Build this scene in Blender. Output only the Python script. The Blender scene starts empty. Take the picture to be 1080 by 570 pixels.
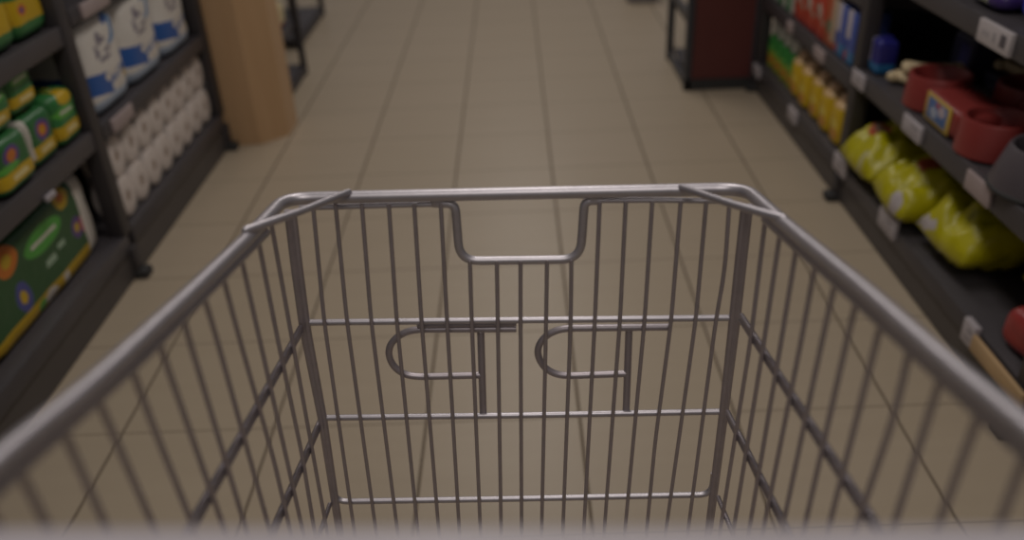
import bpy, bmesh, math, random
from mathutils import Vector, Matrix, noise
random.seed(7)
SC = bpy.context.scene
COL = SC.collection
R = math.radians

# ------------------------------------------------------------------ camera
F, TH, YA, RO, H = 913.5075, 0.532077, -0.0182228, -0.0480828, 1.47974
cf = Vector((math.sin(YA)*math.cos(TH), math.cos(YA)*math.cos(TH), -math.sin(TH)))
cr0 = Vector((math.cos(YA), -math.sin(YA), 0)); cu0 = cr0.cross(cf)
cr = cr0*math.cos(RO)+cu0*math.sin(RO); cu = -cr0*math.sin(RO)+cu0*math.cos(RO)
EYE = Vector((0, 0, H))
cam = bpy.data.cameras.new('camera'); co = bpy.data.objects.new('camera', cam); COL.objects.link(co)
co.matrix_world = Matrix(((cr.x, cu.x, -cf.x, EYE.x), (cr.y, cu.y, -cf.y, EYE.y), (cr.z, cu.z, -cf.z, EYE.z), (0, 0, 0, 1)))
cam.sensor_width = 36; cam.lens = F/1080*36; cam.clip_start = .02
cam.dof.use_dof = True; cam.dof.focus_distance = 1.2; cam.dof.aperture_fstop = 2.05
SC.camera = co

def ray(x, y): return cr*((x-540)/F) - cu*((y-285)/F) + cf
def on_plane(x, y, p, n):
    d = ray(x, y); return EYE + d*((p-EYE).dot(n)/d.dot(n))

# ------------------------------------------------------------------ mesh helper
class MB:
    def __init__(s): s.v = []; s.f = []; s.sm = []
    def face(s, idx, smooth=False): s.f.append(idx); s.sm.append(smooth)
    def box(s, a, b, bev=0.0):
        x0, y0, z0 = a; x1, y1, z1 = b
        if bev <= 0:
            o = len(s.v)
            s.v += [(x0,y0,z0),(x1,y0,z0),(x1,y1,z0),(x0,y1,z0),(x0,y0,z1),(x1,y0,z1),(x1,y1,z1),(x0,y1,z1)]
            for q in ((0,3,2,1),(4,5,6,7),(0,1,5,4),(1,2,6,5),(2,3,7,6),(3,0,4,7)): s.face([o+i for i in q])
        else:
            bm = bmesh.new(); bmesh.ops.create_cube(bm, size=1)
            for v in bm.verts: v.co = Vector(((x0+x1)/2+v.co.x*(x1-x0), (y0+y1)/2+v.co.y*(y1-y0), (z0+z1)/2+v.co.z*(z1-z0)))
            bmesh.ops.bevel(bm, geom=bm.edges[:], offset=bev, segments=2, affect='EDGES', profile=.5)
            s.add_bm(bm, True)
        return s
    def add_bm(s, bm, smooth=False):
        o = len(s.v); bm.verts.ensure_lookup_table(); bm.verts.index_update()
        s.v += [tuple(v.co) for v in bm.verts]
        for f in bm.faces: s.face([o+v.index for v in f.verts], smooth)
        bm.free(); return s
    def tube(s, pts, r, n=10, closed=False):
        pts = [Vector(p) for p in pts]; N = len(pts); o = len(s.v)
        rs = r if isinstance(r, (list, tuple)) else [r]*N
        T = []
        for i in range(N):
            a = pts[(i-1) % N] if (closed or i > 0) else pts[i]
            b = pts[(i+1) % N] if (closed or i < N-1) else pts[i]
            T.append((b-a).normalized())
        up = Vector((0, 0, 1)) if abs(T[0].z) < .9 else Vector((0, 1, 0))
        u = T[0].cross(up).normalized()
        for i in range(N):
            u = (u - T[i]*u.dot(T[i])).normalized(); w = T[i].cross(u)
            for k in range(n):
                a = 2*math.pi*k/n
                s.v.append(tuple(pts[i]+(u*math.cos(a)+w*math.sin(a))*rs[i]))
        for i in range(N if closed else N-1):
            j = (i+1) % N
            for k in range(n):
                k2 = (k+1) % n
                s.face([o+i*n+k, o+i*n+k2, o+j*n+k2, o+j*n+k], True)
        if not closed:
            s.face([o+k for k in range(n)][::-1]); s.face([o+(N-1)*n+k for k in range(n)])
        return s
    def lathe(s, prof, n=32, c=(0,0,0), axis='z', sx=1, sy=1):
        o = len(s.v); c = Vector(c)
        for r, h in prof:
            for k in range(n):
                a = 2*math.pi*k/n; x, y = r*math.cos(a)*sx, r*math.sin(a)*sy
                p = Vector((x, y, h)) if axis == 'z' else Vector((h, x, y))
                s.v.append(tuple(p+c))
        for i in range(len(prof)-1):
            for k in range(n):
                k2 = (k+1) % n
                s.face([o+i*n+k, o+i*n+k2, o+(i+1)*n+k2, o+(i+1)*n+k], True)
        s.face([o+k for k in range(n)][::-1]); s.face([o+(len(prof)-1)*n+k for k in range(n)])
        return s
    def puff(s, c, size, exy=6, ez=6, n=9, amp=0.0, freq=20, seed=0):
        """rounded soft box: super-ellipsoid with a little crumple"""
        bm = bmesh.new(); bmesh.ops.create_cube(bm, size=2)
        bmesh.ops.subdivide_edges(bm, edges=bm.edges[:], cuts=n, use_grid_fill=True)
        c = Vector(c)
        for v in bm.verts:
            x, y, z = v.co; r = max(abs(x), abs(y))
            if r > 1e-6:
                d = (abs(x)**exy+abs(y)**exy)**(1/exy); dx, dy = x/d, y/d
            else: dx = dy = 0
            m = (r**ez+abs(z)**ez)**(1/ez)
            mx = max(r, abs(z))
            p = Vector((dx*r/m*mx, dy*r/m*mx, z/m*mx))
            q = Vector((p.x*size[0]/2, p.y*size[1]/2, p.z*size[2]/2))
            if amp:
                nv = noise.noise((q+Vector((seed*3.1, seed*1.7, seed)))*freq)
                nn = Vector((p.x/size[0], p.y/size[1], p.z/size[2])).normalized() if p.length > 0 else Vector()
                k = 1 if p.z > -.8 else .0
                q += nn*nv*amp*k
            v.co = q+c
        bmesh.ops.recalc_face_normals(bm, faces=bm.faces[:])
        return s.add_bm(bm, True)
    def build(s, name, m, parent=None, loc=None, sharp=None):
        me = bpy.data.meshes.new(name); me.from_pydata(s.v, [], s.f); me.update()
        me.polygons.foreach_set('use_smooth', s.sm)
        if sharp: me.set_sharp_from_angle(angle=R(sharp))
        me.materials.append(m)
        o = bpy.data.objects.new(name, me); COL.objects.link(o)
        if loc is not None: o.location = loc
        if parent is not None: o.parent = parent
        return o

def round_path(pts, r, n=6):
    pts = [Vector(p) for p in pts]; out = [pts[0]]
    for i in range(1, len(pts)-1):
        a, b, c = pts[i-1], pts[i], pts[i+1]
        d1, d2 = (a-b), (c-b); rr = min(r, d1.length*.48, d2.length*.48)
        p0 = b+d1.normalized()*rr; p2 = b+d2.normalized()*rr
        for k in range(n+1):
            t = k/n; out.append(p0*(1-t)**2+b*2*t*(1-t)+p2*t*t)
    out.append(pts[-1]); return out

def tag(o, label=None, cat=None, group=None, kind=None):
    if label: o['label'] = label
    if cat: o['category'] = cat
    if group: o['group'] = group
    if kind: o['kind'] = kind
    return o
def thing(name, label, cat, loc=(0,0,0), group=None):
    o = bpy.data.objects.new(name, None); COL.objects.link(o); o.location = loc; o.empty_display_size = .05
    return tag(o, label, cat, group)
def copy_tree(o, loc=None, label=None, rz=None, parent=None):
    c = o.copy(); COL.objects.link(c)
    if parent is not None: c.parent = parent
    if loc is not None: c.location = loc
    if rz is not None: c.rotation_euler.z = rz
    if label: c['label'] = label
    for ch in list(o.children): copy_tree(ch, parent=c)
    return c

# ------------------------------------------------------------------ materials
def srgb(r, g, b):
    f = lambda c: (c/255/12.92) if c/255 <= .04045 else ((c/255+.055)/1.055)**2.4
    return (f(r), f(g), f(b), 1)
class NT:
    def __init__(s, name):
        s.m = bpy.data.materials.new(name); s.m.use_nodes = True; s.t = s.m.node_tree
        s.b = s.t.nodes['Principled BSDF']
    def n(s, typ, **kw):
        o = s.t.nodes.new(typ)
        for k, v in kw.items(): setattr(o, k, v)
        return o
    def link(s, a, b): s.t.links.new(a, b)
    def math(s, op, a, b=None, c=None, clamp=False):
        o = s.n('ShaderNodeMath', operation=op, use_clamp=clamp)
        for i, x in enumerate((a, b, c)):
            if x is None: continue
            if isinstance(x, (int, float)): o.inputs[i].default_value = x
            else: s.link(x, o.inputs[i])
        return o.outputs[0]
    def mix(s, fac, a, b):
        o = s.n('ShaderNodeMix', data_type='RGBA')
        for i, x in ((0, fac), (6, a), (7, b)):
            if isinstance(x, (int, float)): o.inputs[i].default_value = x
            elif isinstance(x, tuple): o.inputs[i].default_value = x
            else: s.link(x, o.inputs[i])
        return o.outputs[2]
def mat(name, col, rough=.5, metal=0.0, var=.12, scale=18, bump=0.0, spec=.5):
    k = NT(name); tc = k.n('ShaderNodeTexCoord'); nz = k.n('ShaderNodeTexNoise')
    nz.inputs['Scale'].default_value = scale; nz.inputs['Detail'].default_value = 3
    k.link(tc.outputs['Object'], nz.inputs['Vector'])
    dark = tuple(c*(1-var) for c in col[:3])+(1,); lite = tuple(min(1, c*(1+var)) for c in col[:3])+(1,)
    k.link(k.mix(nz.outputs['Fac'], dark, lite), k.b.inputs['Base Color'])
    k.b.inputs['Roughness'].default_value = rough; k.b.inputs['Metallic'].default_value = metal
    k.b.inputs['Specular IOR Level'].default_value = spec
    if bump:
        bp = k.n('ShaderNodeBump'); bp.inputs['Strength'].default_value = bump; bp.inputs['Distance'].default_value = .004
        k.link(nz.outputs['Fac'], bp.inputs['Height']); k.link(bp.outputs['Normal'], k.b.inputs['Normal'])
    return k.m
def paint(name, base, layers, rough=.35, wob=.02, wobscale=6, bump=.15, vax='Z'):
    """printed wrapper: shapes laid out on the pack's own 0..1 coordinates (h along the aisle, v upwards)"""
    k = NT(name); tc = k.n('ShaderNodeTexCoord'); nz = k.n('ShaderNodeTexNoise'); nz.inputs['Scale'].default_value = wobscale
    k.link(tc.outputs['Generated'], nz.inputs['Vector'])
    sp = k.n('ShaderNodeSeparateXYZ'); k.link(tc.outputs['Generated'], sp.inputs[0])
    sn = k.n('ShaderNodeSeparateColor'); k.link(nz.outputs['Color'], sn.inputs[0])
    h = k.math('ADD', sp.outputs['Y'], k.math('MULTIPLY', k.math('SUBTRACT', sn.outputs[0], .5), wob*2))
    v = k.math('ADD', sp.outputs[vax], k.math('MULTIPLY', k.math('SUBTRACT', sn.outputs[1], .5), wob*2))
    col = base
    for L in layers:
        if L[0] == 'rect':
            _, a, b, c, d, cc = L
            m = k.math('MULTIPLY', k.math('MULTIPLY', k.math('GREATER_THAN', h, a), k.math('LESS_THAN', h, b)),
                       k.math('MULTIPLY', k.math('GREATER_THAN', v, c), k.math('LESS_THAN', v, d)))
        elif L[0] == 'skew':      # band sheared: v offset by slope*(h)
            _, a, b, c, d, sl, cc = L
            vv = k.math('SUBTRACT', v, k.math('MULTIPLY', h, sl))
            m = k.math('MULTIPLY', k.math('MULTIPLY', k.math('GREATER_THAN', h, a), k.math('LESS_THAN', h, b)),
                       k.math('MULTIPLY', k.math('GREATER_THAN', vv, c), k.math('LESS_THAN', vv, d)))
        else:
            _, a, b, ra, rb, cc = L
            e1 = k.math('POWER', k.math('DIVIDE', k.math('SUBTRACT', h, a), ra), 2)
            e2 = k.math('POWER', k.math('DIVIDE', k.math('SUBTRACT', v, b), rb), 2)
            m = k.math('LESS_THAN', k.math('ADD', e1, e2), 1)
        col = k.mix(m, col, cc)
    if isinstance(col, tuple): k.b.inputs['Base Color'].default_value = col
    else: k.link(col, k.b.inputs['Base Color'])
    k.b.inputs['Roughness'].default_value = rough
    n2 = k.n('ShaderNodeTexNoise'); n2.inputs['Scale'].default_value = 35; k.link(tc.outputs['Object'], n2.inputs['Vector'])
    bp = k.n('ShaderNodeBump'); bp.inputs['Strength'].default_value = bump; bp.inputs['Distance'].default_value = .01
    k.link(n2.outputs['Fac'], bp.inputs['Height']); k.link(bp.outputs['Normal'], k.b.inputs['Normal'])
    return k.m

STEEL = mat('cart_steel', (.50, .475, .50, 1), .44, .85, .10, 60)
WIREM = mat('wire_steel', (.44, .40, .42, 1), .48, .85, .12, 60)
PLASTIC_GREY = mat('handle_plastic', (.42, .39, .41, 1), .45)
RUBBER = mat('rubber', (.03, .03, .03, 1), .7)
SHELF = mat('shelf_steel', (.062, .056, .060, 1), .45, 0, .15, 8)
POSTM = mat('post_steel', (.042, .037, .039, 1), .5)
KICK = mat('kick_steel', (.075, .066, .062, 1), .5, 0, .2, 5)
BACKM = mat('back_panel_steel', (.018, .017, .019, 1), .7)
TAGM = paint('price_tag_paper', (.46, .42, .42, 1), [('rect', .12, .3, .25, .8, (.1,.09,.1,1)), ('rect', .42, .52, .3, .7, (.3,.28,.29,1)), ('rect', .62, .86, .35, .6, (.36,.33,.34,1))], .5, .02, 6, 0)
TAGP = paint('plain_tag_paper', (.42, .385, .40, 1), [('rect', .15, .55, .55, .75, (.26, .24, .25, 1)), ('rect', .2, .8, .2, .35, (.30, .27, .28, 1))], .5, .03, 5, 0)
PINKTAG = mat('pink_tag_paper', (.36, .29, .28, 1), .5)

# ------------------------------------------------------------------ floor
k = NT('floor_tiles')
tc = k.n('ShaderNodeTexCoord'); sp = k.n('ShaderNodeSeparateXYZ'); k.link(tc.outputs['Object'], sp.inputs[0])
def grid(ax, off, w):
    t = k.math('FRACT', k.math('DIVIDE', k.math('SUBTRACT', ax, off), .4))
    d = k.math('ABSOLUTE', k.math('SUBTRACT', t, .5))      # .5 at the joint
    mr = k.n('ShaderNodeMapRange'); mr.inputs['From Min'].default_value = .5-w*1.3; mr.inputs['From Max'].default_value = .5-w*.6
    k.link(d, mr.inputs['Value']); return mr.outputs[0]
gx = grid(sp.outputs['X'], .12576, .010); gy = grid(sp.outputs['Y'], .14573, .007)
gy2 = k.math('MULTIPLY', gy, .62)
g = k.math('MAXIMUM', gx, gy2)
bx_ = k.math('FLOOR', k.math('DIVIDE', k.math('SUBTRACT', sp.outputs['X'], .12576), .4))
by_ = k.math('FLOOR', k.math('DIVIDE', k.math('SUBTRACT', sp.outputs['Y'], .14573), .4))
cb = k.n('ShaderNodeCombineXYZ'); k.link(bx_, cb.inputs[0]); k.link(by_, cb.inputs[1])
wn = k.n('ShaderNodeTexWhiteNoise'); k.link(cb.outputs[0], wn.inputs['Vector'])
mp = k.n('ShaderNodeMapping'); mp.inputs['Scale'].default_value = (1.2, 9, 1); k.link(tc.outputs['Object'], mp.inputs['Vector'])
nz = k.n('ShaderNodeTexNoise'); nz.inputs['Scale'].default_value = 2.2; nz.inputs['Detail'].default_value = 5; k.link(mp.outputs[0], nz.inputs['Vector'])
nb = k.n('ShaderNodeTexNoise'); nb.inputs['Scale'].default_value = .9; nb.inputs['Detail'].default_value = 2; k.link(tc.outputs['Object'], nb.inputs['Vector'])
c1 = k.mix(nz.outputs['Fac'], (.39, .32, .232, 1), (.455, .38, .28, 1))
c1 = k.mix(k.math('MULTIPLY', wn.outputs['Value'], .35), c1, (.41, .34, .24, 1))
c1 = k.mix(k.math('MULTIPLY', nb.outputs['Fac'], .4), c1, (.425, .345, .25, 1))
c2 = k.mix(g, c1, (.14, .105, .07, 1))
k.link(c2, k.b.inputs['Base Color']); k.b.inputs['Specular IOR Level'].default_value = .35
k.link(k.math('ADD', .38, k.math('MULTIPLY', g, .4)), k.b.inputs['Roughness'])
bp = k.n('ShaderNodeBump'); bp.inputs['Strength'].default_value = .4; bp.inputs['Distance'].default_value = .002
k.link(k.math('SUBTRACT', 1, g), bp.inputs['Height']); k.link(bp.outputs['Normal'], k.b.inputs['Normal'])
fl = MB(); o_ = len(fl.v); fl.v += [(-6,-4,0),(6,-4,0),(6,14,0),(-6,14,0)]; fl.face([0,1,2,3])
tag(fl.build('floor', k.m), kind='structure')

# ------------------------------------------------------------------ shopping cart
cart = thing('shopping_cart', 'chrome wire shopping cart in the middle of the aisle, seen from its handle', 'shopping cart', (0, .62, 0))
CO = Vector((0, .62, 0))
def cpart(name, mb, m): 
    mb.v = [tuple(Vector(p)-CO) for p in mb.v]
    return mb.build(name, m, cart, sharp=50)
Pm = EYE + ray(540, 203)*1.0
fr_dir = Vector((.9991, -.0424, 0))
lean = Vector((0, -.054, -1)).normalized()
FN = fr_dir.cross(lean).normalized()
fp = lambda x, y, off=0: on_plane(x, y, Pm+FN*off*(1 if FN.y > 0 else -1), FN)   # off > 0 : further from the viewer
rim_dir = -ray(537, -15).normalized()                      # towards the handle
def sideplane(c, a, b):
    P = fp(*c); pd = (fp(*b)-fp(*a)).normalized(); n = rim_dir.cross(pd).normalized()
    return P, n, pd
LP, LN, LD = sideplane((301, 211), (306.7, 229), (353.4, 527))
RP, RN, RD = sideplane((786, 200), (787.4, 224.7), (753, 518))
lp = lambda x, y: on_plane(x, y, LP, LN)
rp = lambda x, y: on_plane(x, y, RP, RN)
# rim: sides run on to the handle
lback = lp(0, 485); rback = rp(1079, 450)
lf = lp(264.6, 248); rf = rp(823.7, 233)
ldir = (lback-lf).normalized(); rdir = (rback-rf).normalized()
lend = lback + ldir*.24; rend = rback + rdir*.24
rim_path = round_path([lend, lback, lp(94.8, 408.5), lp(142, 364.5), lp(200, 310.5), lf, fp(300, 209.5), fp(540, 204.3), fp(786, 199), rf, rp(866, 268.5), rp(920, 313.5), rp(998.5, 384), rback, rend], .035, 8)
cpart('rim', MB().tube(rim_path, .0074, 14), STEEL)
def below(p, d=.0125): return p+Vector((0, 0, -d))
side_in = .004
cpart('rim_rod', MB().tube([below(lf)+rim_dir*-.05, below(lf), below(lp(142, 364.5)), below(lback), below(lend)], .0048, 10), STEEL)
cpart('rim_rod', MB().tube([below(rf)+rim_dir*-.05, below(rf), below(rp(920, 313.5)), below(rback), below(rend)], .0048, 10), STEEL)
# corner braces lying across the rim corners
up = Vector((0, -.002, .0085))
for a, b in (((fp(368, 209.5, -.004)), (lp(262, 250))), ((fp(719, 204.5, -.004)), (rp(825, 238)))):
    cpart('corner_brace', MB().tube([a+up+(a-b).normalized()*.004, a+up, (a+b)/2+up*.8, b+up, b+up+(b-a).normalized()*.004], [.0035, .0042, .0042, .0048, .003], 10), STEEL)
# front top rod with the dropped notch in the middle
OUT = .003
cpart('front_top_rod', MB().tube([fp(316, 219.5, OUT), fp(400, 217, OUT), fp(470, 215.2, OUT)], .0034, 12), STEEL)
cpart('front_top_rod', MB().tube([fp(624, 211.5, OUT), fp(700, 211.2, OUT), fp(772, 212.5, OUT)], .0034, 12), STEEL)
cpart('notch_rod', MB().tube(round_path([fp(461, 214.5, .004), fp(480, 215, .004), fp(485, 275.5, .004), fp(612, 273.8, .004), fp(616.5, 212, .004), fp(634, 211.5, .004)], .024, 8), .0054, 12), STEEL)
for x, y in ((462, 213), (628, 209.5)):
    c = fp(x, y, .004); m = MB(); m.puff(c, (.018, .010, .013), 4, 4, 4); cpart('weld_plate', m, STEEL)
# horizontal rods of the front
B_OFF = .0062
cpart('cross_rod', MB().tube([fp(323, 340.5, B_OFF), fp(540, 338, B_OFF), fp(774, 335.5, B_OFF)], .0042, 12), STEEL)
cpart('cross_rod', MB().tube([fp(342, 441, B_OFF), fp(540, 438.6, B_OFF), fp(760, 434.5, B_OFF)], .0042, 12), STEEL)
cpart('cross_rod', MB().tube(round_path([fp(351, 505, B_OFF), fp(353, 529.5, B_OFF), fp(540, 526.5, B_OFF), fp(750, 522, B_OFF), fp(753, 500, B_OFF)], .02, 8), .0043, 12), STEEL)
# front wires
xt = [330, 353.8, 381.6, 410, 436.8, 464.8, 495.6, 524, 549, 577, 602.7, 632.5, 660, 688, 718, 745, 769.5]
xm = [342, 366, 391.5, 418.5, 444.5, 471.5, 497.5, 525, 549, 576, 602, 627.5, 654, 680, 708, 734, 756]
xb = [369, 392, 415, 437.3, 460, 482.5, 505.3, 528, 550, 572, 595, 617.6, 640, 662.5, 685.5, 707.5, 730.5]
floor_p = fp(550, 580); 
floor_n = rim_dir.cross(fr_dir).normalized()
def to_floor(a, b):
    d = (b-a).normalized(); t = (floor_p-b).dot(floor_n)/d.dot(floor_n)
    return b+d*max(t, .002)
feet_front = []
for i in range(17):
    ty = 216.5-(xt[i]-330)*.009
    if 6 <= i <= 10: ty = 275 if i < 9 else 274
    else: ty -= 1.0
    by = 528-(xb[i]-369)*.0125
    bend = {14: (700, 400), 15: (722, 395), 16: (756.5, 300)}.get(i)
    pts = [fp(xt[i], ty)]
    if i == 16: pts += [fp(764.5, 285), fp(755, 338)]
    elif i == 14: pts += [fp(708, 338), fp(691, 466)]
    else: pts += [fp(xm[i], 338-(xm[i]-540)*.009)]
    pts.append(fp(xb[i], by)); e = to_floor(pts[-2], pts[-1]); pts.append(e); feet_front.append(e)
    cpart('wire', MB().tube(round_path(pts, .03, 4), .0026, 8), WIREM)
# corner posts: flat pair of bars
for pts, P, Nn in (([(306, 222), (313, 281), (321.5, 345), (340.5, 444), (353.5, 530)], LP, LN), ([(788, 216), (782, 270), (774, 345), (763.5, 434), (752.5, 521)], RP, RN)):
    wv = (3.2, 3.1, 2.9, 2.0, 1.5); a = [fp(x-q_, y, .004) for (x, y), q_ in zip(pts, wv)]; b = [fp(x+q_, y, .004) for (x, y), q_ in zip(pts, wv)]
    a.append(to_floor(a[-2], a[-1])); b.append(to_floor(b[-2], b[-1]))
    cpart('corner_post', MB().tube(a, .0040, 10).tube(b, .0040, 10).tube([(p+q)/2 for p, q in zip(a, b)], .0032, 8), WIREM)
# hooks on the front panel, with their upright stays
H_OFF = .0145
for dx, pts, st in ((0, [(544.5, 347), (443, 347.6), (430, 349.5), (418.5, 355.5), (411.5, 364), (409.7, 373), (412.5, 382.5), (419, 390.5), (429, 396), (442, 397.7), (507, 396)], [(507, 349.5), (509.7, 436)]),
                    (1, [(705, 345.2), (599, 346.4), (587, 348.5), (576, 354), (569, 362.5), (566.8, 371.5), (569.5, 381.5), (576, 389.5), (586, 395), (599, 396.7), (660, 394.3)], [(663.4, 348), (660.3, 435)])):
    cpart('hook', MB().tube(round_path([fp(x, y, H_OFF) for x, y in pts], .008, 4), .0046, 12), WIREM)
    cpart('hook_stay', MB().tube([fp(*st[0], .019), fp(*st[1], .011)], .0048, 12), WIREM)
cpart('hook_rail', MB().tube([fp(440, 343.2, .0120), fp(544.5, 341.4, .0120)], .0038, 10), WIREM)
# side wires and rods
LW = [[(19,494),(54.5,565)], [(66.4,454),(116,565)], [(102,418.5),(166,565)], [(137.5,385),(160,446),(204,556)], [(166,357),(235.5,556)], [(192,331),(197,350),(258.7,556)],
      [(213.5,308),(226.5,350),(283.4,556)], [(234.2,288),(250.4,350),(289,486),(303.7,550)], [(253.9,270),(272,350),(318.4,556)], [(272.4,253),(291.2,350),(318.4,479),(331,556)], [(287,240.5),(306.6,350),(344,556)]]
RW = [[(807,234),(791.6,360),(762,545)], [(822.7,246.8),(806,360),(775,551)], [(840.4,259.5),(824,360),(791.6,551)], [(860,278.4),(845,360),(808,545)], [(881,297.4),(867,360),(826.6,551)],
      [(903.6,317.5),(893,360),(849.8,551)], [(929.8,340),(924,362),(875.6,551)], [(959.6,368.7),(944,437),(906,548)], [(992.8,397),(944,551)], [(1032.6,437.5),(989,556)], [(1078,490),(1055,551)]]
ends = {0: [], 1: []}
for s_, (W_, pl, P, Nn, rd) in enumerate(((LW, lp, LP, LN, ldir), (RW, rp, RP, RN, rdir))):
    first = lf if s_ == 0 else rf
    rows = []
    for w in W_:
        pts = [pl(*p) for p in w]
        # top end sits on the thin rod under the rim
        d0 = (pts[0]-pts[1]).normalized(); pts[0] = pts[0]+d0*.006
        e = to_floor(pts[-2], pts[-1]); pts.append(e); ends[s_].append(e)
        rows.append(pts); cpart('wire', MB().tube(round_path(pts, .03, 4), .0026, 8), WIREM)
    # the panel goes on towards the handle beyond the frame
    src = rows[0] if s_ == 0 else rows[-1]
    for kx in (1, 2, 3, 4):
        p0 = src[0]+rd*.032*kx; p1 = src[0]+(src[-1]-src[0])+rim_dir*.032*kx
        cpart('wire', MB().tube([p0, p1], .0026, 8), WIREM); ends[s_].append(p1)
    sgn = -1 if s_ == 0 else 1
    outw = Vector((sgn*.0055, 0, 0))
    spec = ([((321.5, 345), (208, 553)), ((341, 445), (303, 556)), ((352, 532), (346.5, 556))] if s_ == 0 else [((777, 333), (909, 541)), ((763, 435), (809, 546)), ((753, 525), (759.5, 552))])
    for r_i, (a, b) in enumerate(spec):
        A, Bq = pl(*a), pl(*b); d = rim_dir if r_i else (Bq-A).normalized()
        L = .62 if r_i == 0 else .56
        off2 = Vector((0, 0, -.0065)) if r_i < 2 else Vector((0, 0, 0))
        m = MB().tube([A+outw, A+d*L+outw], .0033, 10)
        if r_i < 2: m.tube([A+outw+off2, A+d*L+outw+off2], .0033, 10)
        cpart('side_rod', m, WIREM)
# basket floor
fl_l = min(ends[0], key=lambda p: p.y); fl_r = min(ends[1], key=lambda p: p.y)
for i in range(0, 17, 2):
    a = feet_front[i]; cpart('floor_wire', MB().tube([a, a+rim_dir*.56], .0026, 8), WIREM)
cl, crr = feet_front[0]-fr_dir*.02, feet_front[16]+fr_dir*.02
for t in (0, .14, .28, .42, .56):
    cpart('floor_rod', MB().tube([cl+rim_dir*t+Vector((0,0,-.006)), crr+rim_dir*t+Vector((0,0,-.006))], .0036, 8), WIREM)
# handle: fat grey bar across the near end
def handle_t(p0, d0, yt):
    for i in range(700):
        d = p0+d0*(i*.001)-EYE
        if 285-F*d.dot(cu)/d.dot(cf) > yt: return i*.001
    return .25
hl = lback+ldir*handle_t(lback, ldir, 601); hr = rback+rdir*handle_t(rback, rdir, 600)
hd = (hr-hl).normalized()
hm = MB().tube([hl-hd*.02, hl, hr, hr+hd*.02], .0165, 20)
cpart('handle', hm, PLASTIC_GREY)
for p in (hl, hr): cpart('handle_bracket', MB().puff(p, (.03, .045, .045), 4, 4, 5), PLASTIC_GREY)
# undercarriage (below the picture)
zb = .16
bl = [Vector((-.20, .86, zb)), Vector((.19, .85, zb)), Vector((.25, .30, zb)), Vector((-.25, .30, zb))]
cpart('base_frame', MB().tube(round_path(bl[:]+[bl[0]], .05, 5), .011, 12), STEEL)
for (a, b) in ((bl[0], feet_front[0]), (bl[1], feet_front[16]), (bl[3], cl+rim_dir*.56), (bl[2], crr+rim_dir*.56)):
    cpart('frame_leg', MB().tube([a, b+Vector((0, 0, -.008))], .011, 12), STEEL)
for p in bl:
    fk = cpart('caster_fork', MB().box((p.x-.018, p.y-.02, .05), (p.x-.013, p.y+.02, zb)).box((p.x+.013, p.y-.02, .05), (p.x+.018, p.y+.02, zb)).box((p.x-.018, p.y-.02, zb-.025), (p.x+.018, p.y+.02, zb-.005)), STEEL)
    wl = MB().lathe([(.02, -.012), (.06, -.012), (.0625, -.006), (.0625, .006), (.06, .012), (.02, .012)], 24, (p.x, p.y, .0625), 'x')
    cpart('wheel', wl, RUBBER)

# ------------------------------------------------------------------ shelving
def shelving(label, side, xf, y0, y1, levels, plinth, near_post=True, far_post=False, depth=.42, post_x=None, top=1.5, end_panel=False):
    """side -1: stands left of the aisle, front at xf; levels: (z_bottom, z_top)"""
    t = thing('shelving_unit', label, 'shelf', (xf, (y0+y1)/2, 0)); O = Vector((xf, (y0+y1)/2, 0))
    s = side
    def b(mb, x0, ya, z0, x1, yb, z1, bev=0):      # x measured from the front, inwards
        xs = sorted((xf+s*x0, xf+s*x1)); mb.box((xs[0], ya, z0), (xs[1], yb, z1), bev); return mb
    def put(name, mb, m, par=t):
        mb.v = [tuple(Vector(p)-O) for p in mb.v]; return mb.build(name, m, par, sharp=40)
    put('back_panel', b(MB(), depth, y0, 0, depth+.02, y1, top), BACKM)
    pf = MB(); b(pf, .004, y0+.003, plinth-.06, depth, y1-.003, plinth, .003)
    base = put('base_shelf', pf, SHELF)
    if end_panel: put('end_panel', b(MB(), .03, y1-.006, 0, depth, y1+.006, top), BACKM)
    put('kick_panel', b(MB(), .012, y0+.003, .004, .03, y1-.003, plinth-.055), KICK)
    out = []
    for zb_, zt in levels:
        m = MB(); b(m, .018, y0+.012, zt-.022, depth, y1-.012, zt-.004); b(m, .006, y0+.012, zb_, .020, y1-.012, zt, .003)
        sh = put('shelf', m, SHELF); out.append(sh)
        for yy in (y0+.02, y1-.024):
            m = MB(); v0 = len(m.v)
            xs = [xf+s*.03, xf+s*(depth-.02)]
            m.v += [(xs[0], yy, zt-.022), (xs[1], yy, zt-.022), (xs[1], yy, zt-.12), (xs[0], yy, zt-.05), (xs[0], yy+.004, zt-.022), (xs[1], yy+.004, zt-.022), (xs[1], yy+.004, zt-.12), (xs[0], yy+.004, zt-.05)]
            for q in ((0,1,2,3),(7,6,5,4),(0,4,5,1),(1,5,6,2),(2,6,7,3),(3,7,4,0)): m.face([v0+i for i in q])
            put('bracket', m, POSTM)
    for flag, yy in ((near_post, y0), (far_post, y1)):
        if not flag: continue
        px0 = -.012 if post_x is None else post_x
        po = put('post', b(MB(), .002, yy-.030, plinth-.002, .055, yy+.030, top, .003), POSTM)
        put('leg', b(MB(), px0+.004, yy-.022, .02, px0+.05, yy+.022, plinth-.05, .003), POSTM)
        put('foot', b(MB(), px0-.022, yy-.026, 0, px0+.06, yy+.026, .03, .004), RUBBER)
        put('rear_post', b(MB(), depth-.06, yy-.022, 0, depth, yy+.022, top), POSTM)
    return t, base, out, O
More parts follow.
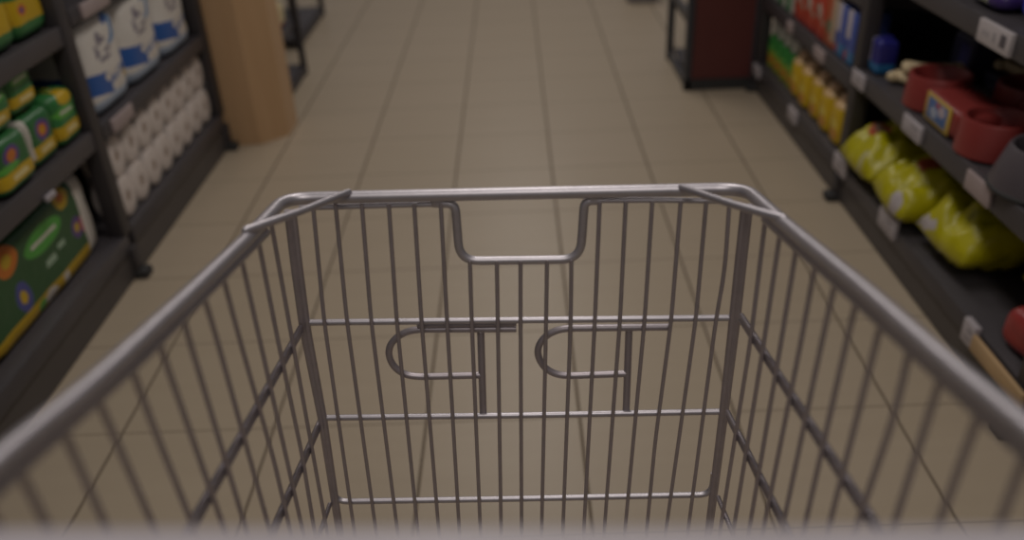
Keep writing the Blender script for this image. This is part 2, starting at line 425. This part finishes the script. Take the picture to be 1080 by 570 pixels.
def tagplate(parent, O, side, xf, y, z, w, h, m=None, proud=.004, name='price_tag'):
    mb = MB(); xs = sorted((xf+side*.006, xf-side*proud)); mb.box((xs[0], y-w/2, z-h/2), (xs[1], y+w/2, z+h/2), .001)
    mb.v = [tuple(Vector(p)-O) for p in mb.v]; return mb.build(name, m or TAGM, parent)

XL, XR = -1.325, 1.172
LN_T, LN_B, LN_S, LN_O = shelving('near left black shelving bay stocked with green and yellow packs', -1, XL, 1.28, 2.575, [(.478, .54), (.808, .865), (1.2, 1.26)], .165, near_post=True, far_post=True)
LF_T, LF_B, LF_S, LF_O = shelving('far left black shelving bay holding paper towels and toilet rolls', -1, XL, 2.61, 3.70, [(.475, .532), (.845, .895), (1.2, 1.26)], .17, near_post=False, far_post=True, end_panel=True)
RN_T, RN_B, RN_S, RN_O = shelving('near right black shelving bay with red bowls above yellow bags', 1, XR, 1.63, 2.95, [(.447, .512), (.815, .876), (1.25, 1.31)], .148, near_post=True, far_post=True)
RF_T, RF_B, RF_S, RF_O = shelving('far right black shelving bay with bottles and yellow pouches', 1, XR, 2.98, 4.20, [(.41, .478), (.70, .765), (1.1, 1.16)], .148, near_post=False, far_post=True)
# price tags
for y, z, w, h in ((2.93, .166, .12, .062), (2.47, .166, .13, .066)): tagplate(RN_B, RN_O, 1, XR, y, z-.018, w, h, TAGP, .008)
tagplate(RN_B, RN_O, 1, XR, 1.88, .125, .06, .066, TAGP, .012)
for y, z, w, h in ((4.15, .118, .11, .05), (3.53, .118, .11, .055)): tagplate(RF_B, RF_O, 1, XR, y, z, w, h, TAGP, .008)
for y, w in ((2.90, .11), (2.44, .13), (2.02, .13)): tagplate(RN_S[0], RN_O, 1, XR, y, .48, w, .052, PINKTAG if y < 2.1 else TAGP)
tagplate(RN_S[1], RN_O, 1, XR, 2.11, .846, .16, .056, TAGM, .006)
for y, w in ((3.72, .07), (3.32, .12)): tagplate(RF_S[0], RF_O, 1, XR, y, .444, w, .045, PINKTAG)
tagplate(LF_S[0], LF_O, -1, XL, 2.76, .503, .17, .045, PINKTAG)
tagplate(LF_S[1], LF_O, -1, XL, 2.79, .870, .20, .044, PINKTAG)
tagplate(LN_S[0], LN_O, -1, XL, 2.21, .478, .05, .016, TAGP)
# tan strip clipped along the near right base shelf
TAN = mat('tan_strip_card', (.46, .31, .16, 1), .6, 0, .2, 12)
mb = MB(); mb.box((XR-.016, 1.60, .095), (XR-.004, 1.85, .142), .002); mb.v = [tuple(Vector(p)-RN_O) for p in mb.v]; mb.build('shelf_strip', TAN, RN_B)['label'] = 'tan card strip on the shelf edge'

# ------------------------------------------------------------------ pillar, far racks, red stand
k = NT('pillar_wood'); tc = k.n('ShaderNodeTexCoord'); mp = k.n('ShaderNodeMapping'); mp.inputs['Scale'].default_value = (14, 14, .8); k.link(tc.outputs['Object'], mp.inputs['Vector'])
nz = k.n('ShaderNodeTexNoise'); nz.inputs['Scale'].default_value = 3; nz.inputs['Detail'].default_value = 4; k.link(mp.outputs[0], nz.inputs['Vector'])
k.link(k.mix(nz.outputs['Fac'], (.46, .285, .145, 1), (.55, .36, .20, 1)), k.b.inputs['Base Color']); k.b.inputs['Roughness'].default_value = .5
m = MB(); pts = [(-1.66, 3.745), (-1.195, 3.745), (-1.085, 3.85), (-1.085, 4.02), (-1.66, 4.02)]
n0 = len(pts); m.v += [(x, y, 0) for x, y in pts]+[(x, y, 3.0) for x, y in pts]
for i in range(n0):
    j = (i+1) % n0; m.face([i, j, n0+j, n0+i])
m.face(list(range(n0))[::-1]); m.face(list(range(n0, 2*n0)))
pil = m.build('pillar', k.m); tag(pil, 'tan wooden pillar with a slanted corner at the end of the left shelves', 'pillar', kind='structure')

def rack(label, x0, x1, y0, y1, post_front, shelves, top):
    t = thing('display_rack', label, 'rack', ((x0+x1)/2, (y0+y1)/2, 0)); O = Vector(((x0+x1)/2, (y0+y1)/2, 0))
    def put(name, mb, m):
        mb.v = [tuple(Vector(p)-O) for p in mb.v]; return mb.build(name, m, t, sharp=40)
    for x, y in ((x0, y0), (x1, y0), (x1, y1), (x0, y1)):
        put('post', MB().box((x-.016, y-.016, 0), (x+.016, y+.016, top), .003), POSTM)
    for z in shelves: put('shelf', MB().box((x0+.01, y0, z-.025), (x1-.01, y1, z), .002), SHELF)
    for xx in (x0, x1): put('base_rail', MB().box((xx-.012, y0, .01), (xx+.012, y1, .05)), POSTM)
    return t
LR = rack('dark open rack standing just behind the tan pillar', -1.62, -1.20, 4.10, 4.78, 1, (.06, .30, .62, .95), 1.2)
rack('dark far rack at the left edge of the aisle end', -1.78, -1.345, 5.3, 6.12, 1, (.06, .40, .8), 1.2)
m = MB().puff((0, 0, .07), (.18, .22, .14), 6, 5, 6); o = m.build('snack_pack', paint('pale_pack', (.62, .52, .30, 1), [('rect', 0, 1, .0, .25, (.35, .06, .07, 1))]), loc=(-1.32, 4.6, .30))
tag(o, 'small cream and red pack on the rack behind the pillar', 'pack')

# red display stand at the far end of the right shelves
st = thing('display_stand', 'dark red panelled stand with black frame beside the far right bottles', 'display stand', (1.01, 4.5, 0)); SO = Vector((1.01, 4.5, 0))
RED_DK = mat('dark_red_panel', (.105, .026, .024, 1), .45, 0, .15, 4)
def sput(name, mb, m):
    mb.v = [tuple(Vector(p)-SO) for p in mb.v]; return mb.build(name, m, st, sharp=40)
sput('front_panel', MB().box((.86, 4.245, .055), (1.175, 4.265, 1.2)), RED_DK)
FRM = mat('stand_frame_steel', (.040, .042, .052, 1), .4)
for x, y in ((.85, 4.25), (1.18, 4.25), (.85, 4.78), (1.18, 4.78)):
    sput('post', MB().box((x-.018, y-.018, 0), (x+.018, y+.018, 1.25), .003), FRM)
sput('base_rail', MB().box((.84, 4.232, .0), (1.19, 4.262, .055)), RUBBER)
for z in (.03, .36, .8): sput('side_rail', MB().box((.84, 4.25, z-.018), (.86, 4.78, z+.018)), FRM)
for z in (.06, .30, .8): sput('shelf', MB().box((.87, 4.27, z-.015), (1.17, 4.77, z)), SHELF)
m = MB().box((-.1, -.13, 0), (.1, .13, .16), .01); o = m.build('storage_crate', mat('grey_crate', (.22, .20, .21, 1), .6), loc=(.875, 6.2, 0))
MB().box((-.105, -.135, .13), (.105, .135, .165), .008).build('rim', mat('grey_crate_rim', (.18, .165, .17, 1), .6), o)
tag(o, 'grey crate on the floor at the far end of the aisle', 'crate')

# ------------------------------------------------------------------ left: green and yellow packs
GRN = (.026, .130, .038, 1); GRN2 = (.034, .175, .048, 1); YEL = (.52, .34, .012, 1); WHT = (.62, .58, .52, 1); PUR = (.10, .055, .20, 1); ORG = (.55, .16, .015, 1); LGR = (.10, .36, .05, 1)
BASEPK = [('rect', -1, 2, .16, .40, YEL), ('rect', .30, .72, .22, .32, (.66, .55, .25, 1))]
P_plain = paint('green_pack_plain', GRN2, BASEPK+[('ell', .5, .68, .34, .10, LGR), ('rect', .25, .75, .66, .71, WHT)])
P_flower = paint('green_pack_flower', GRN, BASEPK+[('ell', .52, .62, .24, .20, PUR), ('ell', .52, .62, .13, .11, ORG), ('ell', .52, .62, .05, .05, YEL), ('rect', .0, .10, .2, .95, WHT)])
P_flowerL = paint('green_pack_flower_label', GRN, BASEPK+[('ell', .42, .66, .22, .19, PUR), ('ell', .42, .66, .13, .11, ORG), ('ell', .30, .48, .28, .07, LGR), ('rect', .88, .95, .15, .9, WHT)])
P_badge = paint('green_pack_badge', GRN2, BASEPK+[('ell', .55, .86, .28, .13, YEL), ('ell', .4, .62, .36, .10, LGR), ('rect', .2, .7, .60, .65, WHT)])
P_top = paint('green_pack_top', GRN2, [('rect', -1, 2, .20, .50, YEL), ('ell', .30, .36, .13, .07, ORG), ('ell', .30, .36, .06, .035, PUR), ('ell', .5, .66, .34, .08, LGR), ('rect', .2, .8, .64, .70, WHT)])
def pack(name, size, m, loc, label, cat='pack', group=None, exy=7, ez=7, amp=.006, seed=1, rz=0, seal=True, sealm=None):
    o = MB().puff((0, 0, size[2]/2), size, exy, ez, 9, amp, 14, seed).build(name, m, loc=loc); o.rotation_euler.z = rz
    if seal:
        sm = MB().puff((0, 0, size[2]+.002), (size[0]*.7, .012, .014), 3, 3, 4); sm.build('seal', sealm or m, o)
    return tag(o, label, cat, group)
gp = 'green and yellow packs on the left shelves'
pack('tissue_pack', (.20, .19, .23), P_top, (-1.45, 2.262, .866), 'green pack on the top left shelf, second from the post', 'pack', gp, seed=1)
pack('tissue_pack', (.20, .18, .22), P_top, (-1.45, 2.452, .866), 'green pack on the top left shelf right beside the post', 'pack', gp, seed=2)
pack('tissue_pack', (.19, .185, .145), P_flowerL, (-1.435, 2.14, .541), 'lower green pack with a purple-orange flower and white edge stripe, nearest the camera', 'pack', gp, seed=3)
pack('tissue_pack', (.19, .15, .150), P_flower, (-1.445, 2.318, .541), 'lower green pack with a flower and a white left edge, between two others', 'pack', gp, seed=4)
pack('tissue_pack', (.19, .14, .155), P_badge, (-1.44, 2.470, .541), 'green pack with a round yellow badge at the post end of the middle shelf', 'pack', gp, seed=5)
pack('tissue_pack', (.18, .16, .125), P_plain, (-1.44, 2.14, .694), 'upper green pack stacked on the flower pack nearest the camera', 'pack', gp, seed=6)
pack('tissue_pack', (.18, .145, .122), P_plain, (-1.45, 2.31, .700), 'tall upper green pack stacked beside the dark gap on the middle shelf', 'pack', gp, seed=7)
pack('sponge_pack', (.10, .07, .05), paint('pink_grey_pack', (.40, .36, .36, 1), [('rect', -1, 2, .0, .45, (.45, .10, .10, 1))]), (-1.49, 2.43, .702), 'small pink and grey pack lying on top of the yellow-badge pack', 'pack', None, seed=8)
W1 = [('rect', -1, 2, .02, .20, YEL), ('ell', .5, .11, .05, .07, WHT), ('ell', .42, .11, .03, .06, LGR), ('rect', .60, .645, .04, .18, WHT),
      ('ell', .56, .70, .15, .13, (.07, .33, .045, 1)), ('rect', .46, .66, .675, .715, WHT), ('ell', .765, .88, .055, .12, YEL), ('ell', .765, .88, .025, .05, ORG),
      ('ell', .81, .46, .045, .12, PUR), ('ell', .81, .46, .02, .05, YEL), ('ell', .862, .44, .025, .10, (.40, .05, .06, 1)),
      ('ell', .30, .80, .07, .16, ORG), ('ell', .30, .80, .03, .07, YEL), ('ell', .33, .36, .05, .16, (.06, .07, .25, 1)), ('ell', .33, .36, .022, .07, YEL),
      ('rect', .52, .60, .38, .46, (.30, .42, .30, 1)), ('rect', .63, .69, .44, .50, (.30, .42, .30, 1)),
      ('rect', .86, 2, -1, 2, WHT)]
P_big = paint('large_green_pack', (.020, .085, .026, 1), W1, wob=.012)
pack('tissue_multipack', (.26, .74, .275), P_big, (-1.505, 2.145, .166), 'large dark green multipack with flowers and a white end, on the bottom left shelf', 'pack', None, 9, 8, .008, 9, seal=False)

# ------------------------------------------------------------------ left far bay: paper towels, toilet rolls
BLU = (.025, .10, .34, 1); LBL = (.38, .46, .58, 1); CYA = (.10, .24, .46, 1); GRY = (.22, .20, .24, 1)
TW = [('rect', -1, 2, -1, .15, LBL), ('skew', -.1, .50, .24, .47, -.18, BLU), ('ell', .52, .34, .15, .06, WHT), ('skew', .50, .88, .20, .30, .10, (.14, .20, .38, 1)), ('ell', .58, .36, .05, .05, WHT), ('ell', .70, .33, .04, .05, WHT), ('ell', .66, .20, .10, .06, WHT),
      ('ell', .70, .80, .15, .16, CYA), ('ell', .64, .80, .10, .13, (.66, .63, .58, 1)), ('ell', .66, .90, .07, .05, BLU), ('ell', .42, .75, .05, .08, GRY), ('ell', .50, .72, .07, .03, GRY),
      ('skew', .30, .40, .52, .60, .12, GRY), ('skew', .30, .36, .62, .70, 0, GRY), ('skew', .36, .62, .45, .50, .12, GRY), ('skew', .50, .66, .52, .56, .12, GRY), ('ell', .88, .26, .07, .055, YEL)]
P_tow = paint('paper_towel_wrap', (.66, .63, .58, 1), TW, .4, .03, 5)
tw0 = None
for i, (y, w, hh, lb) in enumerate(((2.815, .315, .300, 'white paper towel pack with blue band, nearest the post on the left shelf'), (3.14, .32, .300, 'white paper towel pack with blue band, middle of the row of three'), (3.475, .32, .300, 'white paper towel pack with blue band, last in the row beside the pillar'))):
    o = MB().puff((0, 0, hh/2), (.25, w, hh), 5, 9, 10, .006, 12, 20+i).build('paper_towel_pack', P_tow, loc=(-1.475, y, .533))
    MB().puff((0, 0, hh+.003), (.12, .05, .014), 3, 3, 4).build('seal', P_tow, o)
    tag(o, lb, 'paper towels', 'paper towel packs on the left shelf')
ROLL = mat('toilet_paper', (.66, .58, .52, 1), .85, 0, .08, 40, .2); CORE = mat('cardboard_core', (.30, .21, .15, 1), .8)
k = NT('clear_film'); k.b.inputs['Base Color'].default_value = (.8, .78, .78, 1); k.b.inputs['Roughness'].default_value = .2; k.b.inputs['Alpha'].default_value = .16; FILM = k.m
tp = thing('toilet_roll_pack', 'pack of four white toilet rolls, nearest the post under the paper towels', 'toilet rolls', (-1.402, 2.765, .171), 'toilet roll packs on the bottom left shelf')
rr = .0735; ry = .0632
for iy in (-1, 1):
    for iz in (0, 1):
        o = MB().lathe([(.022, -.04), (.022, .05), (rr-.010, .05), (rr-.003, .047), (rr, .038), (rr, -.042), (rr-.005, -.05), (.022, -.05)], 28, (0, 0, 0), 'x', ry/rr, 1).build('toilet_roll', ROLL, tp, (0, iy*ry*1.005, rr+.002+iz*2*rr), sharp=60)
        MB().lathe([(.0215, .0485), (.020, .0485), (.020, -.03), (.0005, -.03)], 20, (0, 0, 0), 'x').build('core', CORE, o, sharp=60)
m = MB(); m.puff((0, 0, 2*rr+.002), (.108, 4*ry+.004, 4*rr+.003), 9, 9, 8, .002, 16, 3); m.build('wrapper', FILM, tp)
for i, lb in enumerate(('pack of four white toilet rolls, second from the post under the paper towels', 'pack of four white toilet rolls, third from the post under the paper towels', 'pack of four white toilet rolls at the pillar end of the bottom shelf')):
    copy_tree(tp, (-1.402-.002*i, 2.765+.2565*(i+1), .171), lb)

# ------------------------------------------------------------------ right far bay: bottles, pouches, boxes
GB = paint('green_bottle_print', (.03, .20, .035, 1), [('rect', -1, 2, -1, .45, (.28, .30, .02, 1)), ('rect', -1, 2, .18, .30, (.45, .16, .02, 1)), ('rect', .2, .8, .5, .6, (.12, .40, .06, 1))], .3)
CAPW = mat('white_cap', (.58, .60, .55, 1), .4)
gb = MB().lathe([(.02, 0), (.046, .003), (.05, .02), (.05, .12), (.044, .145), (.022, .165), (.019, .172)], 24, sx=.8).build('cleaner_bottle', GB, loc=(1.25, 3.80, .149), sharp=60)
MB().lathe([(.0225, .160), (.032, .163), (.031, .205), (.026, .214), (.0, .214)], 18).build('cap', CAPW, gb, sharp=50)
tag(gb, 'green cleaner bottle with white cap next to the yellow pouches', 'bottle', 'green bottles on the far right base shelf')
for i, lb in enumerate(('green white-capped bottle, second from the yellow pouches', 'green white-capped bottle, third from the yellow pouches', 'green white-capped bottle, last in the row beside the red stand')):
    copy_tree(gb, (1.25, 3.80+.106*(i+1), .149), lb)
YP = paint('yellow_pouch_print', (.60, .40, .010, 1), [('ell', .45, .28, .30, .13, (.50, .22, .03, 1)), ('ell', .5, .5, .30, .10, (.66, .52, .08, 1)), ('rect', -1, 2, .88, 2, (.62, .42, .20, 1))], .35)
CAPT = mat('tan_cap', (.60, .42, .27, 1), .45)
yb = MB().puff((0, 0, .085), (.10, .115, .17), 3.5, 5, 8, .004, 18, 41).build('refill_pouch', YP, loc=(1.245, 3.13, .149))
MB().lathe([(.030, .160), (.032, .166), (.030, .195), (.022, .203), (.0, .204)], 18).build('cap', CAPT, yb, sharp=50)
tag(yb, 'yellow pouch with tan cap closest to the black post', 'pouch', 'yellow pouches on the far right base shelf')
for i, lb in enumerate(('yellow tan-capped pouch, second from the black post', 'yellow tan-capped pouch in the middle of the five', 'yellow tan-capped pouch, second from the green bottles', 'yellow tan-capped pouch touching the green bottles')):
    copy_tree(yb, (1.245+.004*(i % 2), 3.13+.138*(i+1), .149), lb)
RB = paint('red_box_print', (.46, .055, .025, 1), [('ell', .5, .55, .22, .16, (.50, .40, .34, 1)), ('rect', -1, 2, .0, .12, (.40, .04, .03, 1)), ('skew', 0, 1, .30, .38, .3, (.30, .28, .20, 1))], .4)
RB2 = paint('red_tan_box_print', (.42, .10, .04, 1), [('rect', .0, .4, .15, 1, (.42, .32, .22, 1)), ('ell', .6, .4, .2, .15, (.12, .18, .10, 1))], .4)
BB = paint('blue_box_print', (.06, .10, .36, 1), [('rect', .45, 1, .45, 1, (.50, .46, .50, 1)), ('rect', -1, 2, 0, .25, (.05, .20, .42, 1)), ('ell', .75, .12, .16, .10, (.45, .08, .10, 1))], .4)
GX = paint('green_white_box_print', (.05, .25, .09, 1), [('rect', .0, .35, -1, 2, (.48, .46, .42, 1))], .4)
def carton(name, sz, m, loc, label, cat='box', group=None, rz=0):
    o = MB().box((-sz[0]/2, -sz[1]/2, 0), (sz[0]/2, sz[1]/2, sz[2]), .004).build(name, m, loc=loc); o.rotation_euler.z = rz
    MB().box((-sz[0]/2+.006, -.002, sz[2]-.001), (sz[0]/2-.006, .002, sz[2]+.0015)).build('flap', m, o)
    return tag(o, label, cat, group)
grp = 'detergent boxes on the far right middle shelf'
ys = 3.045
for sz, m, lb in ((.10, BB, 'blue and white detergent box, closest to the black post above the pouches'), (.10, BB, 'blue and white detergent box touching the red boxes'), (.12, RB2, 'red and tan box touching the blue detergent boxes'), (.13, RB, 'red box with pale oval, second of the red row'), (.13, RB, 'red box with pale oval, third of the red row'), (.13, RB, 'red box with pale oval touching the green cartons'), (.12, GX, 'green and white carton touching the red boxes'), (.12, GX, 'green and white carton in the middle of the green ones'), (.12, GX, 'green and white carton at the red stand end')):
    carton('detergent_box', (.12, sz-.006, .185), m, (1.255, ys+sz/2, .479), lb, 'box', grp, random.uniform(-.04, .04)); ys += sz+.003

# ------------------------------------------------------------------ right near bay
RP_ = mat('red_bowl_plastic', (.235, .034, .030, 1), .38, 0, .08, 10)
GP_ = mat('grey_bowl_plastic', (.085, .072, .080, 1), .4)
def cup(mb, y, r0, r1, h, n=36):
    return mb.lathe([(r0-.01, 0), (r0, .004), (r0-.001, .02), (r1+.003, h-.006), (r1, h), (r1-.008, h), (r1-.014, h-.008), (r1-.026, .028), (.0, .024)], n, (0, y, 0))
def double_bowl(loc, rz, label, sticker=True):
    t = thing('double_pet_bowl', label, 'pet bowl', loc, 'red double pet bowls'); t.rotation_euler.z = rz
    m = MB(); cup(m, -.185, .097, .088, .100); m.build('bowl', RP_, t, sharp=45)
    m = MB(); cup(m, .185, .097, .088, .100); m.build('bowl', RP_, t, sharp=45)
    m = MB(); m.puff((0, 0, .041), (.15, .26, .086), 7, 7, 6); m.build('bridge', RP_, t)
    if sticker:
        SK = paint('bowl_sticker_print', (.50, .34, .06, 1), [('rect', .12, .9, .12, .88, (.06, .14, .34, 1)), ('ell', .35, .62, .14, .2, (.42, .36, .40, 1)), ('ell', .65, .4, .14, .2, (.35, .40, .50, 1)), ('ell', .5, .75, .10, .10, (.35, .06, .08, 1))], .35)
        o = MB().box((-.002, -.082, -.040), (.002, .082, .040), .0015).build('sticker', SK, t, (-.0765, 0, .044)); o['label'] = 'blue sticker with yellow border'
    return t
double_bowl((1.275, 2.36, .513), R(-1), 'red plastic double pet bowl with a blue and yellow sticker')
double_bowl((1.485, 2.235, .513), R(0), 'plain red double pet bowl standing behind the stickered one', False)
t = MB(); t.lathe([(.118, 0), (.128, .004), (.127, .02), (.100, .105), (.094, .112), (.088, .110), (.078, .09), (.066, .03), (.0, .026)], 44)
o = t.build('pet_bowl', GP_, loc=(1.285, 1.935, .513), sharp=45); tag(o, 'dark grey round pet bowl with flared base on the right shelf', 'pet bowl')
MB().lathe([(.1285, 0), (.131, .003), (.131, .010), (.1275, .013)], 44).build('rubber_ring', RUBBER, o)
TANM = mat('rawhide', (.56, .45, .27, 1), .6, 0, .2, 30, .4)
def bone(loc, rz, L, label, ry=0):
    m = MB(); m.tube([(0, y, 0) for y in (-L/2, -L/4, 0, L/4, L/2)], [.020, .016, .015, .016, .020], 14)
    for sy in (-1, 1):
        for sx in (-1, 1): m.puff((sx*.014, sy*L/2, 0), (.036, .04, .034), 2.2, 2.2, 6)
    o = m.build('chew_bone', TANM, loc=loc); o.rotation_euler = (0, ry, rz); return tag(o, label, 'dog chew', 'beige chew bones on the right shelf')
bone((1.27, 2.72, .532), .5, .12, 'beige chew bone lying in front, left of the red bowl')
bone((1.42, 2.72, .532), -.3, .13, 'beige chew bone tucked behind the red bowl rim')
bone((1.335, 2.72, .570), 1.3, .15, 'beige chew bone lying across the others')
bone((1.55, 2.62, .585), .2, .12, 'beige chew bone further back on top of a dark pack')
DKP = paint('dark_blue_pack', (.035, .035, .07, 1), [('rect', .1, .5, .3, .8, (.05, .05, .16, 1))], .4)
pack('treat_pack', (.12, .20, .05), DKP, (1.55, 2.62, .513), 'flat dark pack under a beige chew bone', 'pack', None, seed=51, seal=False)
P_bl = paint('blue_pack_print', (.025, .025, .20, 1), [('rect', -1, 2, -1, .3, (.03, .16, .36, 1)), ('rect', .75, 2, .3, 1, (.40, .38, .48, 1))], .35)
pack('treat_pack', (.07, .07, .115), P_bl, (1.235, 2.878, .513), 'small blue pack beside the black post on the right shelf', 'pack', None, seed=52)
pack('treat_pack', (.10, .14, .14), DKP, (1.50, 2.80, .513), 'dark blue pack standing in the shade at the back of the shelf', 'pack', None, seed=53)
pack('treat_pack', (.14, .16, .07), paint('bright_blue_pack', (.02, .03, .42, 1), [('rect', .1, .4, .4, .9, (.25, .25, .40, 1))], .3), (1.30, 2.08, .877), 'bright blue pack on the top right shelf', 'pack', None, 4, 3, seed=54)
pack('treat_pack', (.12, .18, .05), paint('purple_pack', (.055, .03, .15, 1), [('rect', .3, .6, .2, .8, (.30, .32, .22, 1))], .3), (1.27, 2.29, .877), 'dim purple pack on the top right shelf', 'pack', None, 4, 3, seed=55)
# yellow bags
YB = (.44, .40, .004, 1)
def bag_mat(name, layers): return paint(name, YB, layers, .32, .05, 5, .3, 'X')
BM1 = bag_mat('yellow_bag_print_red', [('ell', .62, .30, .13, .09, (.46, .11, .05, 1)), ('ell', .66, .31, .10, .03, (.50, .34, .26, 1)), ('ell', .28, .06, .06, .06, (.45, .42, .20, 1))])
BM2 = bag_mat('yellow_bag_print_white', [('ell', .45, .36, .14, .08, (.50, .11, .05, 1)), ('ell', .20, .05, .11, .06, (.46, .42, .42, 1))])
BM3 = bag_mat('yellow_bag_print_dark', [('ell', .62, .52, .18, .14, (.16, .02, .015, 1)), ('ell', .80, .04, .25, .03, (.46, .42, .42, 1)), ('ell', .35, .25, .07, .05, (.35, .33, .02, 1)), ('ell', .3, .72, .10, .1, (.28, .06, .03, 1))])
BM4 = bag_mat('yellow_bag_print_far', [('ell', .5, .5, .16, .10, (.2, .03, .02, 1))])
def bag(m, loc, size, rot, label, seed):
    bm = bmesh.new(); bmesh.ops.create_grid(bm, x_segments=22, y_segments=26, size=1)
    mb = MB(); bm2 = bmesh.new()
    def side(sgn):
        rows = []
        for i in range(23):
            row = []
            for j in range(27):
                u = -1+2*i/22; v = -1+2*j/26
                fall = max(0, (1-abs(u)**2.6))**.55*max(0, (1-abs(v)**3.2))**.55
                p = Vector((u*size[0]/2*(1-.05*abs(v)**2), v*size[1]/2*(1-.07*(1-abs(u))), 0))
                w = noise.noise(Vector((u*2.2+seed, v*2.8, sgn*2)))*.55 + noise.noise(Vector((u*4.5+seed, v*5.5, sgn*3)))*.32 + noise.noise(Vector((u*9+seed, v*11, sgn*3)))*.12
                p.z = sgn*size[2]/2*fall*(1+w) + (1-fall)*noise.noise(Vector((u*2, v*3+seed, 0)))*.012
                row.append(bm2.verts.new(p))
            rows.append(row)
        for i in range(22):
            for j in range(26):
                q = [rows[i][j], rows[i+1][j], rows[i+1][j+1], rows[i][j+1]]
                bm2.faces.new(q if sgn > 0 else q[::-1])
    side(1); side(-1); bm.free()
    bmesh.ops.remove_doubles(bm2, verts=bm2.verts[:], dist=.0008)
    mb.add_bm(bm2, True)
    o = mb.build('litter_bag', m, loc=loc); o.rotation_euler = rot
    s_ = MB(); s_.box((-size[0]*.44, -.004, -.002), (size[0]*.44, .004, .002), .001); s_.build('seam', m, o, (0, size[1]/2-.004, 0))
    return tag(o, label, 'bag', 'yellow bags on the right base shelf')
bag(BM1, (1.345, 2.785, .272), (.42, .275, .17), (0, R(-14), R(2)), 'yellow bag with a red mark, next to the black post on the base shelf', 1)
bag(BM2, (1.355, 2.49, .270), (.43, .265, .18), (R(3), R(-15), R(-3)), 'yellow bag with a red mark and white front corner, middle of the three', 4.3)
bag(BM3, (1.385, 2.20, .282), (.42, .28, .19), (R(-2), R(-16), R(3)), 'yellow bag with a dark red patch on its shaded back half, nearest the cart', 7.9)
bag(BM4, (1.46, 1.92, .235), (.25, .17, .13), (0, R(-4), R(2)), 'small shaded yellow bag lying deep in the shelf beneath the grey bowl', 11)
RBG = paint('red_bag_print', (.30, .030, .028, 1), [('ell', .5, .45, .20, .18, (.40, .36, .40, 1)), ('ell', .5, .45, .12, .11, (.05, .05, .14, 1)), ('rect', .1, .3, .2, .4, (.38, .05, .05, 1))], .35, .03, 5, .3, 'X')
o = MB().puff((0, 0, .065), (.25, .21, .13), 9, 4, 9, .010, 12, 61).build('treat_bag', RBG, loc=(1.325, 1.715, .149)); o.rotation_euler.z = R(5)
MB().box((-.10, -.006, -.003), (.10, .006, .003), .001).build('seam', RBG, o, (0, .102, .06)); tag(o, 'red bag on the base shelf behind the tan strip', 'bag')

# ------------------------------------------------------------------ light
def area(name, loc, sx, sy, e, col=(1, .93, .88), rot=(0, 0, 0)):
    l = bpy.data.lights.new(name, 'AREA'); l.shape = 'RECTANGLE'; l.size = sx; l.size_y = sy; l.energy = e; l.color = col
    o = bpy.data.objects.new(name, l); COL.objects.link(o); o.location = loc; o.rotation_euler = rot; return o
for y in (-.6, 2.2, 5.0, 7.8): area('ceiling_light', (0, y, 3.1), .5, 1.5, 19)
w = bpy.data.worlds.new('world'); SC.world = w; w.use_nodes = True
bg = w.node_tree.nodes['Background']; bg.inputs[0].default_value = (.50, .46, .46, 1); bg.inputs[1].default_value = .22
SC.view_settings.view_transform = 'Standard'; SC.view_settings.look = 'None'; SC.view_settings.exposure = 0; SC.view_settings.gamma = 1
